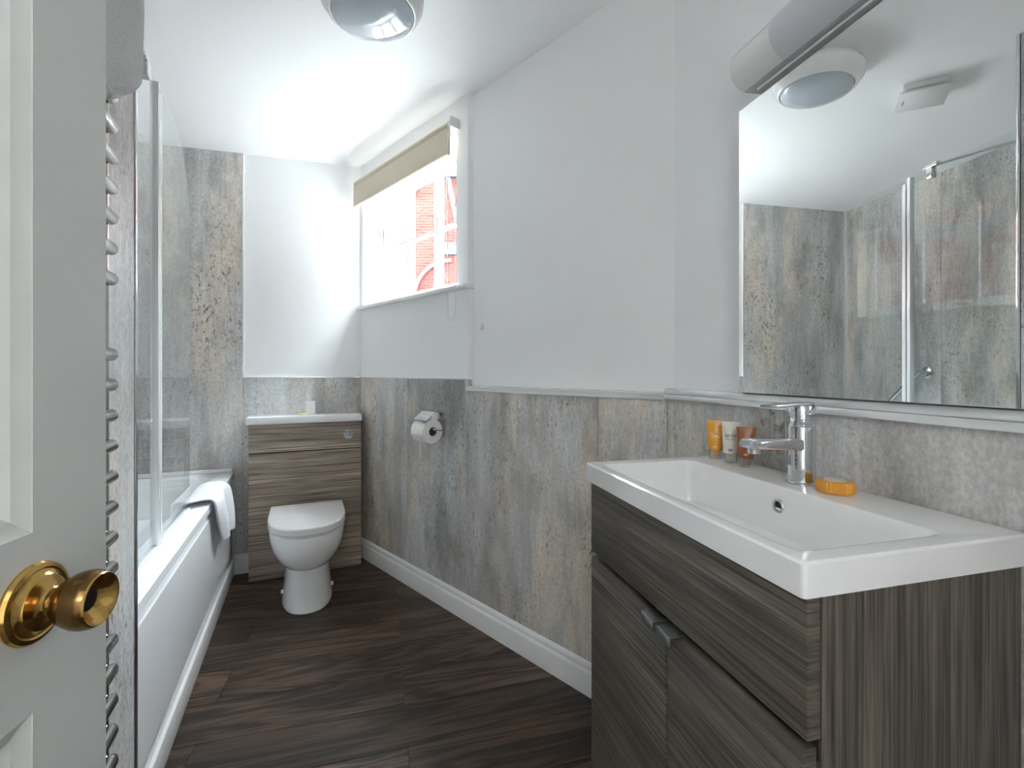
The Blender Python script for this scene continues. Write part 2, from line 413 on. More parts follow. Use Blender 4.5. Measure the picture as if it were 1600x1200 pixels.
# ------------------------------------------------------------------ window
wn = empty('window_1', A, RW); tag(wn, 'white small-paned window with a view of a brick building', kind='structure')
fy0, fy1 = .105, .165
x0, x1, z0, z1 = WX0, WX1, WZ0, WZ1
boxes('window_frame', GLOSSW, wn, [((x0, fy0, z0), (x0 + .028, fy1, z1)), ((x1 - .03, fy0, z0), (x1, fy1, z1)),
      ((x0 + .028, fy0, z0), (x1 - .03, fy1, z0 + .03)), ((x0 + .028, fy0, z1 - .035), (x1 - .03, fy1, z1))], .003)
boxes('jamb_lining', GLOSSW, wn, [((x0 + .0005, .001, z0 + .001), (x0 + .004, fy0, z1)), ((x1 - .004, .001, z0 + .001), (x1 - .0005, fy0, z1))])
gx = [x0 + .028, .334, .612, x1 - .03]; gz = [z0 + .03, 1.850, z1 - .035]
sy0, sy1 = .118, .155
for i in range(3):       # three casements of two panes each
    a, b = gx[i], gx[i+1]
    s = boxes('sash', GLOSSW, wn, [((a + .001, sy0, gz[0]), (a + .021, sy1, gz[2])), ((b - .021, sy0, gz[0]), (b - .001, sy1, gz[2])),
        ((a + .021, sy0, gz[0]), (b - .021, sy1, gz[0] + .028)), ((a + .021, sy0, gz[2] - .025), (b - .021, sy1, gz[2])),
        ((a + .021, sy0 + .004, gz[1] - .009), (b - .021, sy1 - .004, gz[1] + .009))], .002)
    for zz0, zz1 in ((gz[0] + .028, gz[1] - .009), (gz[1] + .009, gz[2] - .025)):
        box('pane', PANE, s, (a + .0205, .134, zz0 - .0005), (b - .0205, .138, zz1 + .0005))
boxes('casement_stay', STEEL, wn, [((x0 + .030, .098, 1.93), (x0 + .038, .1175, 1.97)), ((x0 + .030, .090, 1.945), (x0 + .036, .098, 1.985))], .001)
box('window_sill', GLOSSW, wn, (.004, -.034, 1.474), (1.035, .105, 1.4925), .004)

# roller blind in front of the opening
bl = empty('roller_blind', A + Vector((0, 0, 2.09)), RW)
tag(bl, 'cream fabric roller blind pulled partly down over the window', 'blind')
bm = bmesh.new()
rings = []
for x in (.006, .938):
    prof = []
    for k in range(9):
        a = radians(-90 + 180*k/8); prof.append((-.034 - .017*cos(a), .132 + .017*sin(a)))
    prof = [(-.0335, .005), (-.0515, .005), (-.0515, .115)] + prof[1:] + [(-.0335, .149)]
    rings.append([(x, y, z) for y, z in prof])
b_loft(bm, rings); link('fabric', bm, BLIND, bl, 30)
tube('bottom_bar', BLIND, bl, [(.006, -.0425, .004), (.938, -.0425, .004)], .010, 12)
M = Matrix.Translation((.941, -.034, .135)) @ Matrix.Rotation(pi/2, 4, 'Y')
lathe('chain_wheel', PLAST, bl, [(.010, 0), (.020, 0), (.021, .004), (.021, .016), (.018, .020), (.006, .020)], 28, M)
box('bracket', PLAST, bl, (.962, -.056, .112), (.970, -.0005, .158), .003)
ch = []
for z in [.13 - .04*k for k in range(19)]: ch.append((.948, -.054, z))
for k in range(9):
    a = pi*k/8; ch.append((.973 - .025*cos(a), -.052, -.60 - .030*sin(a) - .13))
for z in [-.70 + .04*k for k in range(21)]: ch.append((.998 - .05*max(0, (z + .05))/.18 if z > -.05 else .998, -.048, z))
tube('pull_chain', PLAST, bl, ch, .0016, 6)

# ------------------------------------------------------------------ brick building outside
by = 13.0
bb = empty('brick_building', (-2.75, by, 0)); tag(bb, 'red brick building with pale bands seen through the window', 'building')
bm = bmesh.new()
pts = [(0, 0), (0, 6.1), (.42, 6.55), (7.5, 6.55), (7.5, 0)]
b_loft(bm, [[(x, 0, z) for x, z in pts], [(x, 4, z) for x, z in pts]]); link('wall', bm, BRICK, bb)
bm = bmesh.new()
for (xa, za), (xb, zb) in (((-.06, 6.04), (.42, 6.55)), ((.42, 6.55), (7.6, 6.55))):
    q = [(xa, za), (xb, zb), (xb, zb + .22), (xa, za + .22)]
    b_loft(bm, [[(x, -.15, z) for x, z in q], [(x, 4.1, z) for x, z in q]])
link('coping', bm, SLATE, bb)
box('string_course', SLATE, bb, (.55, -.08, 4.40), (7.55, -.001, 4.72))
bm = bmesh.new()    # pale arched surround
ring0 = []; ring1 = []
for k in range(17):
    a = radians(180 - 90*k/16); ring0.append((1.05 + 1.0*cos(a), 3.15 + 1.05*sin(a))); ring1.append((1.05 + 1.08*cos(a), 3.15 + 1.13*sin(a)))
b_loft(bm, [[(x, -.10, z) for x, z in ring0], [(x, -.10, z) for x, z in ring1], [(x, -.001, z) for x, z in ring1], [(x, -.001, z) for x, z in ring0]], False, False, False)
link('arch_surround', bm, STONE, bb)
box('arch_pier', STONE, bb, (-.11, -.10, 0), (.05, -.001, 3.15))
box('sky_blocker_wing', prin('sky_blocker_dull', (.050, .038, .034), .9, spec=0.), bb, (7.5, -16.5, 0), (10.5, 3.9, 6.6))  # unseen wing added to keep sky glare off the back wall
box('sky_blocker_coping', SLATE, bb, (7.4, -16.6, 6.6), (10.6, 4.0, 6.85))  # tops the added light-blocking wing
fr = box('window', GLOSSW, bb, (3.2, -.06, 2.2), (4.3, -.001, 4.0), .01)
box('pane', SLATE, fr, (3.3, -.07, 2.3), (4.2, -.0602, 3.9))
tube('downpipe', SLATE, bb, [(.98, -.14, 6.5), (1.22, -.14, 5.3)], .07, 8)

gd = box('ground', prin('street_paving', (.30, .29, .28), .9, spec=0.), None, (-14, -12, -2.7), (16, 26, -2.6))
tag(gd, 'street paving outside the building', kind='structure')
# ------------------------------------------------------------------ bath
bt = empty('bathtub', Cc - END*BD, BD); tag(bt, 'white built-in bath with glossy side panel along the alcove', 'bathtub')
L, BW, RZ = 1.590 + END, .705, .560
bm = bmesh.new()
e = .003
rings = [rr(e, L - e, e + .004, BW - e, .012, RZ - .038), rr(e, L - e, .001, BW - e, .012, RZ - .034), rr(e, L - e, .001, BW - e, .012, RZ - .006), rr(e + .005, L - e - .005, .007, BW - e - .005, .012, RZ),
         rr(.07, L - .075, .078, BW - .05, .14, RZ), rr(.078, L - .083, .086, BW - .058, .135, RZ - .006), rr(.095, L - .11, .10, BW - .072, .13, RZ - .06),
         rr(.14, L - .20, .13, BW - .10, .12, RZ - .30), rr(.19, L - .27, .17, BW - .14, .10, RZ - .36), rr(.30, L - .40, .26, BW - .24, .06, RZ - .372)]
b_loft(bm, rings, False, True); link('tub', bm, ACRYL, bt, 30)
pn = box('side_panel', ACRYL, bt, (.006, .010, .087), (L - .006, .020, RZ - .0385), .002)
rings = [[(x, .0098, z) for x, z, _ in rr(.05, L - .10, .13, RZ - .065, .06, 0)], [(x, .0065, z) for x, z, _ in rr(.056, L - .106, .136, RZ - .071, .056, 0)]]
loft('raised_field', ACRYL, pn, rings, False, True, smooth=20)
box('far_upstand', ACRYL, bt, (L - .012, .01, RZ + .0005), (L - .001, BW - .01, RZ + .022), .004)

# ------------------------------------------------------------------ shower screen standing on the bath rim
ss = empty('shower_screen', Cc + .06*(-MD) + Vector((0, 0, RZ)), BD)
tag(ss, 'hinged clear glass shower screen with chrome post on the bath rim', 'shower screen')
GT = 1.98 - RZ
gp = box('glass_pane', SCREEN, ss, (.022 - END, -.003, .016), (.388, .003, GT))
pts = [(.425, .012)]
pts += [(.834, .012)]
for k in range(13):
    a = radians(90*k/12); pts.append((.834 - .26 + .26*cos(a), GT - .34 + .34*sin(a)))
pts.append((.425, GT))
loft('glass_pane', SCREEN, ss, [[(x, -.003, z) for x, z in pts], [(x, .003, z) for x, z in pts]])
boxes('wall_channel', ALU, ss, [((.001 - END, -.011, .004), (.026 - END, .011, GT + .004))], .002)
boxes('hinge_post', ALU, ss, [((.386, -.011, .006), (.402, .011, GT + .002)), ((.410, -.010, .006), (.428, .010, GT - .02))], .002)
tube('hinge_pin', STEEL, ss, [(.406, 0, .004), (.406, 0, GT - .01)], .006, 12)
boxes('bottom_seal', prin('clear_seal', (.72, .74, .74), .3), ss, [((.027 - END, -.007, .0012), (.388, .007, .0155))], .002)
box('lower_seal_strip', prin('seal_edge', (.80, .82, .82), .3), ss, (.43, -.004, .0012), (.834, .004, .0115), .001)
br = tube('brace_bar', CHROME, ss, [(.300, 0, GT + .012), (.0095 - END, .28, GT + .030)], .007, 10)
boxes('brace_clamp', CHROME, ss, [((.283, -.012, GT - .042), (.309, .012, GT + .004)), ((.262, -.010, GT + .004), (.330, .010, GT + .020))], .003)

# grab rail on the left alcove wall (seen in the mirror)
gr = empty('grab_rail', D - .62*BD + Vector((0, 0, .86)), BD)
tag(gr, 'chrome grab rail fixed to the panelled wall above the bath', 'grab rail')
tube('bar', CHROME, gr, [(0, -.0, .24), (0, -.035, .24), (.012, -.055, .235), (.13, -.06, .12), (.248, -.055, .005), (.26, -.035, .0), (.26, 0, .0)], .0125, 14)
for xx, zz in ((.0, .24), (.26, .0)):
    lathe('rose', CHROME, gr, [(.012, .0005), (.036, .0005), (.036, .006), (.030, .012), (.013, .016)], 28, Matrix.Translation((xx, 0, zz)) @ ROTX)

# ------------------------------------------------------------------ draped hand towel on the bath rim
tw = empty('hand_towel', Cc + 1.04*BD + Vector((0, 0, RZ)), BD)
tag(tw, 'white towel folded over the rim of the bath', 'towel')
def drape(path, x0f, x1f, nx, ny):
    """path: list of (y,z); edges x0f,x1f functions of arc fraction"""
    P = [Vector((0, y, z)) for y, z in path]
    d = [0]
    for a, b in zip(P, P[1:]): d.append(d[-1] + (b - a).length)
    rows = []
    for j in range(ny + 1):
        s_ = d[-1]*j/ny
        i = max(k for k in range(len(d)) if d[k] <= s_ + 1e-9); i = min(i, len(P) - 2)
        f = (s_ - d[i])/(d[i+1] - d[i]); p = P[i].lerp(P[i+1], f); u = j/ny
        rows.append([(x0f(u) + (x1f(u) - x0f(u))*k/nx, p.y, p.z, u, k/nx) for k in range(nx + 1)])
    return rows
path = [(.20, -.16), (.135, -.09), (.105, -.02), (.085, .010), (.06, .019), (.02, .020), (.0, .018), (-.012, .008), (-.017, -.02), (-.020, -.10), (-.024, -.185)]
rows = drape(path, lambda u: -.195 + .30*max(0, u - .45), lambda u: .17 + .02*u, 22, 44)
bm = bmesh.new(); grid = []
for r_ in rows:
    grid.append([bm.verts.new((x, y + (.010*sin(9*v + 3*u) - .008*abs(sin(5*v)))*(1 if u > .62 else .25 if u > .3 else -1)*min(1, abs(u - .5)*3), z + .004*sin(7*v + u*4) * (1 if .35 < u < .6 else .3) - (.03*v*(u - .75)*2 if u > .75 else 0))) for x, y, z, u, v in r_])
for a, b in zip(grid, grid[1:]):
    for i in range(len(a) - 1): bm.faces.new((a[i], a[i+1], b[i+1], b[i]))
o = link('cloth', bm, TOWEL, tw, 180)
so = o.modifiers.new('thickness', 'SOLIDIFY'); so.thickness = .010; so.offset = 1
o.modifiers.new('soft', 'SUBSURF').levels = 1

# ------------------------------------------------------------------ towel radiator on the left wall
RO = Cn - .682*BD
tr_ = empty('towel_radiator', RO, BD); tag(tr_, 'tall chrome ladder towel radiator on the wall behind the door', 'radiator')
for xx in (.005, .295):
    tube('post', RAILCHR, tr_, [(xx, -.060, .12), (xx, -.060, 1.76)], .013, 16)
zs = [.497 + .0437*k for k in range(-7, 6)] + [.820 + .0437*k for k in range(-0, 8)] + [1.234 + .0437*k for k in range(0, 7)] + [1.60 + .0437*k for k in range(0, 4)]
bm = bmesh.new(); b_tube(bm, [(-.016, -.076, 0), (-.014, -.076, 0), (-.009, -.076, 0), (.292, -.076, 0), (.299, -.076, 0), (.302, -.076, 0)], [.003, .007, .0095, .0095, .007, .003], 14)
rme = bpy.data.meshes.new('rung'); bm.to_mesh(rme); bm.free(); rme.materials.append(RAILCHR)
for p in rme.polygons: p.use_smooth = True
for z in zs:
    o = bpy.data.objects.new('rung', rme); COL.objects.link(o); o.parent = tr_; o.location = (0, 0, z)
for xx in (.005, .295):
    for z in (.30, 1.18):
        tube('wall_bracket', RAILCHR, tr_, [(xx, -.0005, z), (xx, -.055, z)], .009, 10)
# bath towel hung over the top of the radiator
bw_ = empty('bath_towel', RO + Vector((0, 0, 1.76)), BD); tag(bw_, 'thick grey-white bath towel hung over the top of the radiator', 'towel')
path = [(-.026, -.16), (-.026, -.02), (-.030, .018), (-.052, .036), (-.085, .036), (-.112, .018), (-.120, -.03), (-.122, -.19), (-.118, -.345)]
rows = drape(path, lambda u: .045, lambda u: .255 - .03*max(0, u - .72)/.28, 18, 40)
bm = bmesh.new(); grid = []
for r_ in rows:
    out = []
    for x, y, z, u, v in r_:
        b_ = max(0, x/.255 - .5)*2
        yy = y - .008*sin(6*v + 2*u) + (.02*b_*b_ if u > .55 else 0)
        zz = z + (max(0, (u - .62))/.38)*.11*b_**1.4 * (1 if u > .62 else 0)
        out.append(bm.verts.new((x, yy, zz)))
    grid.append(out)
for a, b in zip(grid, grid[1:]):
    for i in range(len(a) - 1): bm.faces.new((a[i], a[i+1], b[i+1], b[i]))
o = link('cloth', bm, TOWELG, bw_, 180)
so = o.modifiers.new('thickness', 'SOLIDIFY'); so.thickness = .016; so.offset = 1
o.modifiers.new('soft', 'SUBSURF').levels = 1
# cream cable trunking on the wall beside the radiator
o = box('cable_trunking', prin('cream_trunking', (.62, .58, .50), .4), None, (0, -.014, 1.03), (.016, -.0005, 2.15), .002)
place(o, Cn - .335*BD, BD); tag(o, 'slim cream cable trunking running up the wall beside the radiator', 'trunking')

# ------------------------------------------------------------------ door
DE = Vector((-.394, .449, 0)); DWd = .740
dr = empty('door_1', DE - DWd*DX, DX); tag(dr, 'grey-white panelled door standing open with a brass knob', kind='structure')
TH_ = .035     # room face is local y=0 (to the right of DX is -y)
st = .080; rails = [(.0, .20), (.828, .972), (1.55, 1.64), (1.90, 2.0)]
mid = DWd/2
lst = [((0, 0, .004), (st, TH_, 2.0)), ((DWd - st, 0, .004), (DWd, TH_, 2.0)), ((mid - .045, 0, .2), (mid + .045, TH_, 1.9))]
for a, b in rails:
    lst.append(((st, 0, max(a, .004)), (mid - .045, TH_, b))); lst.append(((mid + .045, 0, max(a, .004)), (DWd - st, TH_, b)))
for xa, xb in ((mid - .045, mid + .045),):
    lst.append(((xa, 0, .004), (xb, TH_, .2))); lst.append(((xa, 0, 1.9), (xb, TH_, 2.0)))
leaf = boxes('leaf', DOORW, dr, lst)
for (xa, xb) in ((st, mid - .045), (mid + .045, DWd - st)):
    for (_, za), (zb, _) in zip(rails, rails[1:]):
        def ring(ins, y): return [(xa + ins, y, za + ins), (xb - ins, y, za + ins), (xb - ins, y, zb - ins), (xa + ins, y, zb - ins)]
        pr = [(.0, .0005), (.006, .004), (.012, .006), (.018, .012), (.024, .015), (.038, .015), (.062, .006), (.064, .006)]
        loft('panel', DOORW, dr, [ring(i_, y_) for i_, y_ in pr] + [ring(.064, .03)], False, True, smooth=20)
kn = empty('door_knob', (DWd - .080, 0, .916)); kn.parent = dr
kn['label'] = 'polished brass door knob on a round rose'
KM = ROTX
def kp(lst): return [(r*.93, z*.80) for r, z in lst]
lathe('rose', BRASS, kn, kp([(.0335, .0003), (.0340, .003), (.0325, .006), (.029, .0075), (.0275, .0066), (.025, .008), (.0225, .012), (.0175, .014), (.0135, .016), (.0115, .019)]), 48, KM)
bm = bmesh.new(); b_lathe(bm, kp([(.0115, .0185), (.0125, .022), (.0145, .024), (.0185, .030), (.0220, .037), (.0242, .044), (.0248, .051), (.0240, .057), (.0225, .061)]), 48, KM, False); link('grip', bm, BRASSD, kn)
bm = bmesh.new(); b_lathe(bm, kp([(.0225, .0608), (.0214, .0625), (.0200, .0620), (.016, .0565), (.0105, .0505), (.0095, .0500)]), 48, KM, False); link('face', bm, BRASS, kn)
lathe('turn_recess', BLACK, kn, kp([(.0097, .0502), (.0085, .0503), (.008, .0505), (.001, .0505)]), 24, KM)

# ------------------------------------------------------------------ toilet cabinet
TO = Vector((-1.116, 2.526, 0))
tc_ = empty('toilet_cabinet', TO, MD); tag(tc_, 'brown wood-effect cistern cabinet with a white top behind the toilet', 'cabinet')
HWU = .282
boxes('body', WC_H, tc_, [((-HWU + .004, .016, 0), (HWU - .004, .160, .826))])
box('upper_panel', WC_H, tc_, (-HWU, 0, .676), (HWU - .002, .0155, .826), .0012, 1)
box('lower_panel', WC_H, tc_, (-HWU, 0, .004), (HWU - .002, .0155, .669), .0012, 1)
box('seam_shade_strip', GAPSHADE, tc_, (-HWU + .001, .006, .6692), (HWU - .004, .0158, .6758))  # dark strip painting the shade between the two panels
box('top', RESIN, tc_, (-HWU - .012, -.012, .8265), (HWU + .002, .160, .864), .004)
fb = lathe('flush_button', CHROME, tc_, [(.012, .0003), (.0255, .0003), (.0255, .004), (.022, .0065), (.0205, .005), (.002, .005)], 32, Matrix.Translation((HWU - .072, 0, .752)) @ ROTX)
box('button_half', STEEL, fb, (HWU - .070, -.0066, .748), (HWU - .056, -.0051, .762), .002)

# ------------------------------------------------------------------ toilet
tl = empty('toilet', TO, MD); tag(tl, 'white ceramic back-to-wall toilet with closed D-shaped lid', 'toilet')
def dshape(hw, yb, yf, z, sq=.42, n=22, pw=2.4):
    """D outline: straight back at yb, straight sides, round front at yf (toward -y)"""
    ys = yb + (yf - yb)*sq; out = [(hw, yb, z), ]
    for k in range(1, 4): out.append((hw, yb + (ys - yb)*k/3.0, z))
    for k in range(1, n):
        a = pi*k/n; c, s_ = cos(a), sin(a)
        out.append((hw*(abs(c)**(2/pw))*(1 if c >= 0 else -1), ys + (yf - ys)*(s_**(2/pw)), z))
    for k in range(3, 0, -1): out.append((-hw, yb + (ys - yb)*k/3.0, z))
    out.append((-hw, yb, z)); return out
yb = -.002
bowl = [dshape(.098, yb, -.43, .188), dshape(.118, yb, -.447, .195), dshape(.142, yb, -.468, .222), dshape(.160, yb, -.486, .262), dshape(.170, yb, -.494, .305), dshape(.172, yb, -.496, .350), dshape(.168, yb, -.492, .356)]
loft('bowl', CERAMIC, tl, bowl, smooth=50)
ped = [dshape(.113, yb, -.458, .0005, .5), dshape(.116, yb, -.461, .006, .5), dshape(.113, yb, -.455, .02, .5), dshape(.106, yb, -.443, .10, .5), dshape(.101, yb, -.436, .16, .5), dshape(.103, yb, -.437, .198, .5)]
loft('pedestal', CERAMIC, tl, ped, smooth=50)
loft('seat', RESIN, tl, [dshape(.168, -.070, -.492, .3575), dshape(.171, -.070, -.496, .360), dshape(.171, -.070, -.496, .364), dshape(.168, -.07, -.492, .366)], smooth=40)
loft('lid', RESIN, tl, [dshape(.172, -.062, -.498, .3685, .40), dshape(.176, -.060, -.502, .372, .40), dshape(.176, -.060, -.502, .398, .40), dshape(.172, -.063, -.498, .4035, .40), dshape(.160, -.072, -.486, .4055, .40)], smooth=35)
for sx in (-1, 1):
    M = Matrix.Translation((sx*.108, -.30, .055)) @ Matrix.Rotation(sx*pi/2, 4, 'Y')
    lathe('bolt_cap', RESIN, tl, [(.010, -.004), (.010, .006), (.007, .009), (.001, .010)], 16, M)
for sx in (-1, 1):
    tube('hinge', CHROME, tl, [(sx*.075, -.045, .357), (sx*.075, -.045, .378), (sx*.075, -.062, .383)], .009, 12)

# small card and wrapped soap on the cabinet top
cd = box('guest_card', PAPER, None, (-.024, 0, 0), (.024, .012, .074), .0008, 1)
place(cd, TO + MD*.015 - BD*(-.085) + Vector((0, 0, .8645)), MD); tag(cd, 'small white printed box standing on the toilet cabinet top', 'box')
sd = lathe('guest_soap', GOLD, None, [(.012, 0), (.021, .001), (.023, .004), (.020, .008), (.008, .009)], 28)
sd.location = TO - MD*.022 + BD*.055 + Vector((0, 0, .8645)); tag(sd, 'tiny gold-wrapped soap lying on the toilet cabinet top', 'soap')

# ------------------------------------------------------------------ toilet roll holder on the angled wall
rh = empty('toilet_roll_holder', A + .80*RW + Vector((0, 0, .80)), RW); tag(rh, 'chrome toilet roll holder with a flap on the angled wall', 'roll holder')
box('back_plate', CHROME, rh, (-.055, -.004, .0), (.055, -.0005, .115), .0015)
fl_ = boxes('flap', CHROME, rh, [((-.058, -.058, .114), (.060, -.004, .117))], .001)
loft('flap_front', CHROME, fl_, [[(x, -.058, .1165), (x, -.058, .1145), (x, -.108, .078), (x, -.109, .080)] for x in (-.050, .058)], smooth=20)
tube('arm', CHROME, rh, [(.058, -.004, .030), (.062, -.03, .030), (.062, -.062, .035), (.058, -.066, .038), (-.052, -.066, .038)], .0035, 10)
rl = empty('toilet_roll', A + .80*RW - .066*RN + Vector((0, 0, .838)), RW); tag(rl, 'white toilet paper roll on the chrome holder', 'toilet roll')
M = Matrix.Translation((-.052, 0, -.012)) @ Matrix.Rotation(pi/2, 4, 'Y')
bm = bmesh.new(); nn = 44
rings = [[M @ Vector((r*cos(2*pi*k/nn), r*sin(2*pi*k/nn), z)) for k in range(nn)] for r, z in ((.021, 0), (.054, 0), (.055, .001), (.055, .101), (.054, .102), (.021, .102))]
b_loft(bm, rings + [rings[0]], False, False); bmesh.ops.remove_doubles(bm, verts=bm.verts[:], dist=1e-5); link('paper', bm, PAPER, rl)
rings = [[M @ Vector((r*cos(2*pi*k/nn), r*sin(2*pi*k/nn), z)) for k in range(nn)] for r, z in ((.0195, .001), (.0208, .001), (.0208, .101), (.0195, .101))]
bm = bmesh.new(); b_loft(bm, rings + [rings[0]], False, False); bmesh.ops.remove_doubles(bm, verts=bm.verts[:], dist=1e-5); link('core', bm, CARDB, rl)

# small leftover fixing on the white wall
hk = boxes('wall_fixing', PLAST, None, [((-.008, .024, -.014), (.008, .0295, .014)), ((-.003, .018, -.008), (.003, .024, -.003))], .001)
place(hk, A + 1.09*RW + Vector((0, 0, 1.30)), RW); tag(hk, 'small white hook plate fixed to the wall near the window', 'hook')

# ------------------------------------------------------------------ vanity unit
VO = Vector((.168, 1.0587, 0)); VX = (Vector((.3136, .497, 0)) - VO).normalized(); VWd, VD = .580, .358
vn = empty('vanity_unit', VO, VX); tag(vn, 'dark grey-brown wood-effect vanity cabinet with a drawer and two doors', 'vanity unit')
ins = .008
for xa in (ins, VWd - ins - .016): box('side_panel', VAN_V, vn, (xa, .034, .07), (xa + .016, VD - .004, .853), .001, 1)
boxes('carcass', VAN_V, vn, [((ins + .0165, .06, .07), (VWd - ins - .0165, VD - .01, .088)), ((ins + .0165, VD - .018, .088), (VWd - ins - .0165, VD - .01, .78)), ((ins + .0165, .034, .66), (VWd - ins - .0165, .05, .70))])
box('plinth', VAN_H, vn, (ins + .01, .06, 0), (VWd - ins - .01, VD - .01, .0695))
box('drawer', VAN_H, vn, (ins - .003, .012, .694), (VWd - ins + .001, .031, .853), .0018, 2)
box('gap_shade_strip', GAPSHADE, vn, (ins + .004, .0315, .665), (VWd - ins - .004, .0338, .70))  # dark strip standing in for the shade under the drawer
mx_ = VWd*.524
for (xa, xb) in ((ins - .003, mx_ - .001), (mx_ + .001, VWd - ins - .004)):
    d_ = box('door', VAN_H, vn, (xa, .012, .075), (xb, .031, .682), .0018, 2)
    hx = (mx_ - .046, mx_ - .008) if xa < .1 else (mx_ + .003, mx_ + .041)
    hb = bmesh.new()
    b_box(hb, (hx[0], -.008, .681), (hx[1], .026, .6855), .0015); b_box(hb, (hx[0], -.009, .668), (hx[1], -.0045, .6855), .0018)
    link('handle', hb, STEEL, d_)

# ------------------------------------------------------------------ basin
bs = empty('basin', VO + Vector((0, 0, .854)), VX); tag(bs, 'white rectangular ceramic basin with a wide rim on the vanity', 'basin')
SZ = .041
rings = [rr(.006, VWd - .006, .006, VD - .006, .004, 0, 4), rr(0, VWd, 0, VD, .006, .0015, 4), rr(0, VWd, 0, VD, .006, SZ - .003, 4), rr(.003, VWd - .003, .003, VD - .003, .005, SZ, 4),
         rr(.006, VWd - .006, .006, VD - .006, .005, SZ, 4), rr(.035, VWd - .025, .019, .253, .020, SZ, 4), rr(.038, VWd - .028, .022, .250, .018, SZ - .0005, 4), rr(.042, VWd - .032, .026, .247, .018, SZ - .004, 4), rr(.050, VWd - .042, .034, .243, .022, SZ - .03, 4), rr(.065, VWd - .058, .05, .236, .03, SZ - .085, 4), rr(.10, VWd - .10, .08, .21, .03, SZ - .098, 4)]
loft('bowl', CERAMIC, bs, rings, False, True, smooth=40)
OM = Matrix.Translation((.300, .2432, SZ - .034)) @ Matrix.Rotation(pi/2, 4, 'X')
lathe('overflow_ring', CHROME, bs, [(.0075, -.001), (.0125, -.001), (.0130, .002), (.0115, .0038), (.0085, .0035), (.0075, .001)], 32, OM)
lathe('overflow_hole', BLACK, bs, [(.0076, -.0005), (.0076, .0012), (.001, .0012)], 24, OM)
lathe('drain', CHROME, bs, [(.020, 0), (.020, .003), (.016, .005), (.002, .006)], 28, Matrix.Translation((.29, .15, SZ - .0978)))

# ------------------------------------------------------------------ tap
tpP = Vector((.536, .857, 0)) ; loc = tpP - VO; tx, ty = loc.dot(VX), loc.dot(Vector((-VX.y, VX.x, 0)))
tp = empty('mixer_tap', tpP + Vector((0, 0, .8952)), VX); tag(tp, 'chrome single-lever mixer tap standing on the basin', 'tap')
lathe('body', CHROME, tp, [(.0255, 0), (.0255, .003), (.0235, .005), (.0235, .103), (.0228, .105)], 40)
lathe('cartridge', CHROME, tp, [(.0225, .1055), (.0235, .107), (.0235, .142), (.022, .1445), (.002, .145)], 40)
sp = []
for y, w_, za, zb in ((.005, .019, .060, .084), (-.03, .019, .064, .085), (-.09, .0185, .068, .0855), (-.118, .018, .069, .085), (-.124, .015, .071, .083)):
    sp.append([(x_, y, z_) for x_, z_, _ in rr(-w_, w_, za, zb, .006, 0, 4)])
s_ = loft('spout', CHROME, tp, sp, smooth=40)
lathe('aerator', CHROME, s_, [(.011, .060), (.012, .061), (.012, .0695)], 24, Matrix.Translation((0, -.106, 0)))
lv = []
for y, w_, za, zb in ((.012, .017, .1445, .150), (-.03, .017, .1435, .149), (-.072, .0155, .141, .1465), (-.080, .013, .1415, .1455)):
    lv.append([(x_, y, z_) for x_, z_, _ in rr(-w_, w_, za, zb, .0022, 0, 3)])
loft('lever', CHROME, tp, lv, smooth=40)

# ------------------------------------------------------------------ toiletry tubes and soap on the basin rim
def toiletry(px, py, mat, label, ink, h, ang_, word, small):
    d_ = .2052*723/(py - 582); P = Vector(((px - 800)/723*d_, d_, .8952))
    e_ = empty('toiletry_tube', P); e_.rotation_euler = (0, 0, ang_)
    tag(e_, label, 'tube', 'toiletries on the basin')
    lathe('cap', CLEARCAP, e_, [(.0145, 0), (.0150, .001), (.0140, .019), (.0125, .020)], 28)
    lathe('nozzle', mat, e_, [(.006, .004), (.007, .019), (.007, .0215)], 16)
    n = 28; rings = []
    for f, hw, hd in ((0, .0150, .0135), (.03, .0160, .0140), (.35, .0172, .0115), (.7, .0183, .0065), (.90, .0190, .0022), (1., .0192, .0012)):
        rings.append([(hw*cos(2*pi*k/n), hd*sin(2*pi*k/n), .0205 + f*(h - .0205)) for k in range(n)])
    loft('tube_body', mat, e_, rings, smooth=40)
    def at(z, y): return Matrix.Translation((0, y, z)) @ ROTX
    text('print', word, .0078, ink, e_, at(h*.64, -.0125))
    if small: text('print', small, .0032, ink, e_, at(h*.56, -.0132))
    bars = [((-.006, -.0158, h*.33), (.003, -.0130, h*.33 + .0007)), ((-.006, -.0158, h*.30), (.001, -.0130, h*.30 + .0007))]
    if not small: bars += [((-.009, -.0140, h*.575), (.009, -.0105, h*.575 + .0008)), ((-.009, -.0142, h*.555), (.006, -.0105, h*.555 + .0008))]
    boxes('fine_print', ink, e_, bars)
fa = radians(-22)
toiletry(1118, 716, ORANGE, 'amber toiletry tube with clear cap on the basin rim', INKW, .090, fa, 'BATHE', '')
toiletry(1142, 722, CREAMT, 'cream toiletry tube with clear cap between the amber and rust tubes', INK, .092, fa, 'BATHE', 'BODY LOTION')
toiletry(1166, 729, BROWNT, 'rust-brown toiletry tube with clear cap beside the tap', INKW, .086, fa, 'BATHE', '')
d_ = .2052*723/(769 - 582)
sp_ = empty('soap_bar', ((1305 - 800)/723*d_, d_, .8952)); tag(sp_, 'round soap in pleated amber wrapper beside the tap', 'soap')
n = 64; rings = []
for r, z, pl in ((.024, 0, 0), (.0275, .002, .0006), (.0285, .008, .0009), (.0280, .015, .0009), (.0255, .0195, .0007), (.017, .0208, .0002)):
    rings.append([((r + pl*(1 if k % 2 else -1))*cos(2*pi*k/n), (r + pl*(1 if k % 2 else -1))*sin(2*pi*k/n), z) for k in range(n)])
loft('wrapper', SOAPY, sp_, rings, smooth=25)
